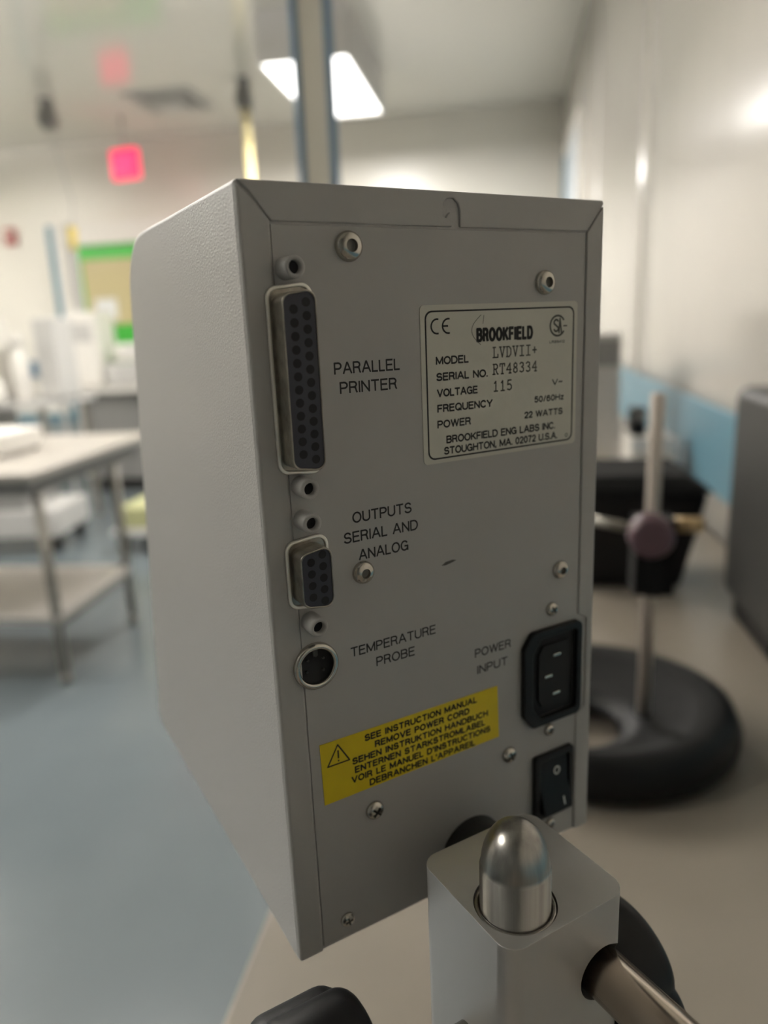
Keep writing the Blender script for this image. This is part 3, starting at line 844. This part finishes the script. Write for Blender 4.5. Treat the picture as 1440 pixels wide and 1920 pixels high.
obj('device_body', B(-.018, .016, -.03, .03, 0, .065), M['black'], t, bevel=.004)
obj('dial', MB().lathe([(.010, -.03), (.010, -.036), (.008, -.038)], 'y', (0, 0, .045), 16), M['grey'], t)

# ================================================================= STEEL TABLE (left)
tb = thing('steel_table', 'stainless steel work table with a lower shelf at the left', 'table', (-1.80, 2.53, 0), math.radians(3))
obj('tabletop', B(-1.9, .05, -.10, .98, .865, .90), M['table'], tb, bevel=.004)
obj('apron', B(-1.85, .0, -.05, .9, .80, .864), M['grey'], tb)
obj('shelf', B(-1.86, .02, -.02, .64, .265, .30), M['table'], tb, bevel=.004)
for x in (-1.8, 0):
    for y in (0, .63):
        lg = obj('leg', MB().tube((x, y, .05), (x, y, .80), .021, 16), M['leg'], tb)
        obj('foot', MB().lathe([(.016, 0), (.024, .008), (.018, .05)], 'z', (x, y, 0), 16), M['leg'], lg)
    obj('brace', MB().tube((x, 0, .25), (x, .63, .25), .012, 10), M['leg'], tb)

def boxy(name, label, cat, x, y, z, w_, d_, h, m='white', extra=None, bev=.012):
    t = thing(name, label, cat, (x, y, z))
    obj('housing', B(-w_/2, w_/2, -d_/2, d_/2, .012, h), M[m], t, bevel=bev, seg=3)
    for sx in (-1, 1):
        for sy in (-1, 1):
            obj('foot', MB().lathe([(.012, 0), (.012, .013)], 'z', (sx*(w_/2-.03), sy*(d_/2-.03), 0), 10), M['dkgrey'], t)
    if extra: extra(t, w_, d_, h)
    return t
def screen(t, w_, d_, h):
    obj('display', B(-w_*.35, w_*.35, -d_/2-.006, -d_/2+.002, h*.6, h*.85), M['pale'], t, bevel=.002)
boxy('white_tray', 'white shallow container on the steel table at the left edge', 'container', -2.30, 2.90, .901, .42, .30, .10, 'white', None, .01)

# carts on the floor beyond the table
def cart(name, label, x, y, w_, d_, m_, z1, rz=0):
    t = thing(name, label, 'cart', (x, y, 0), rz)
    obj('deck', B(-w_/2, w_/2, -d_/2, d_/2, .12, z1), M[m_], t, bevel=.01)
    for sx in (-1, 1):
        for sy in (-1, 1):
            f = obj('caster', MB().lathe([(.02, -.018), (.052, -.018), (.055, -.01), (.055, .01), (.052, .018), (.02, .018)], 'x', (sx*(w_/2-.06), sy*(d_/2-.06), .055), 20), M['black'], t)
            obj('fork', B(sx*(w_/2-.06)-.028, sx*(w_/2-.06)+.028, sy*(d_/2-.06)-.02, sy*(d_/2-.06)+.02, .08, .12), M['leg'], f)
    return t
c1 = cart('equipment_cart', 'low pale grey wheeled cart under the far end of the steel table', -3.35, 4.45, .80, .5, 'pale', .30, .15)
obj('side_box', B(-.38, .2, -.22, .22, .30, .52), M['grey'], c1, bevel=.01)
c2 = cart('yellow_cart', 'wheeled dolly with a yellow-green bin, partly behind the viscometer head', -2.25, 4.50, .62, .45, 'pale', .16)
obj('bin', B(-.25, .27, -.19, .19, .16, .31), M['bin'], c2, bevel=.015)

# ================================================================= FAR BENCH AND TABLE WITH EQUIPMENT
fb = thing('far_bench', 'far bench with pale top and grey cabinet in front of the green door', 'bench', (0, 0, 0))
obj('worktop', B(-4.05, -1.9, 6.1, 6.78, .905, .95), M['white'], fb, bevel=.004)
obj('cabinet', B(-3.80, -1.95, 6.18, 6.74, .12, .90), M['grey'], fb, bevel=.004)
obj('plinth', B(-3.77, -1.98, 6.22, 6.72, 0, .119), M['dkgrey'], fb)
for x in (-4.0,):
    for y in (6.15, 6.70):
        obj('leg', B(x, x+.035, y, y+.035, 0, .904), M['pale'], fb)
boxy('white_analyser', 'large white analyser on the far bench, left of the green door', 'laboratory instrument', -3.73, 6.35, .951, .30, .34, .66, 'white', screen, .03)
boxy('low_analyser', 'low pale instrument on the far bench below the green door', 'laboratory instrument', -3.28, 6.32, .951, .52, .30, .20, 'pale', screen, .02)
boxy('white_printer', 'white printer standing on the low pale instrument below the green door', 'printer', -3.22, 6.32, 1.152, .42, .28, .17, 'white', screen, .03)

t2 = thing('left_lab_table', 'lab table in the left distance crowded with white equipment', 'table', (-4.15, 5.05, 0))
obj('tabletop', B(-1.5, .95, -.30, .35, .915, .95), M['pale'], t2, bevel=.004)
for x in (-1.4, -.2, .88):
    for y in (-.25, .30):
        obj('leg', B(x-.02, x+.02, y-.02, y+.02, 0, .914), M['leg'], t2)
obj('drawer_unit', B(-.3, .30, -.26, .28, .55, .914), M['pale'], t2, bevel=.005)
boxy('tall_white_unit', 'tall white rounded unit at the left edge on the left lab table', 'laboratory instrument', -3.80, 5.0, .951, .26, .3, .60, 'white', None, .06)
boxy('grey_tower', 'pale grey tower on the left lab table next to the white bottle', 'laboratory instrument', -3.28, 5.08, .951, .17, .26, .58, 'pale', screen, .02)
t = thing('white_bottle', 'white bottle with a narrow neck on the left lab table', 'bottle', (-3.47, 4.92, .951))
obj('bottle_body', MB().lathe([(.05, 0), (.062, .01), (.062, .27), (.05, .33), (.03, .36), (.03, .40)], 'z', n=24), M['white'], t)
obj('cap', MB().lathe([(.045, .40), (.045, .46), (.04, .465)], 'z', n=20), M['white'], t)
t = thing('white_jug', 'short white jug between the tall rounded unit and the white bottle', 'jug', (-3.61, 4.78, .951))
obj('jug_body', MB().lathe([(.06, 0), (.075, .02), (.075, .13), (.04, .18)], 'z', n=24), M['white'], t)
obj('cap', MB().lathe([(.03, .18), (.03, .21)], 'z', n=16), M['pale'], t)
lp = thing('arm_lamp', 'slanting grey lamp arm above the left lab table', 'lamp', (-3.95, 5.2, .951))
obj('arm', MB().path([(.30, 0, .012), (.30, 0, .32), (-.25, .0, .95)], .014), M['grey'], lp)
obj('lamp_base', MB().lathe([(.07, 0), (.07, .015), (.02, .02)], 'z', (.30, 0, 0), 20), M['grey'], lp)
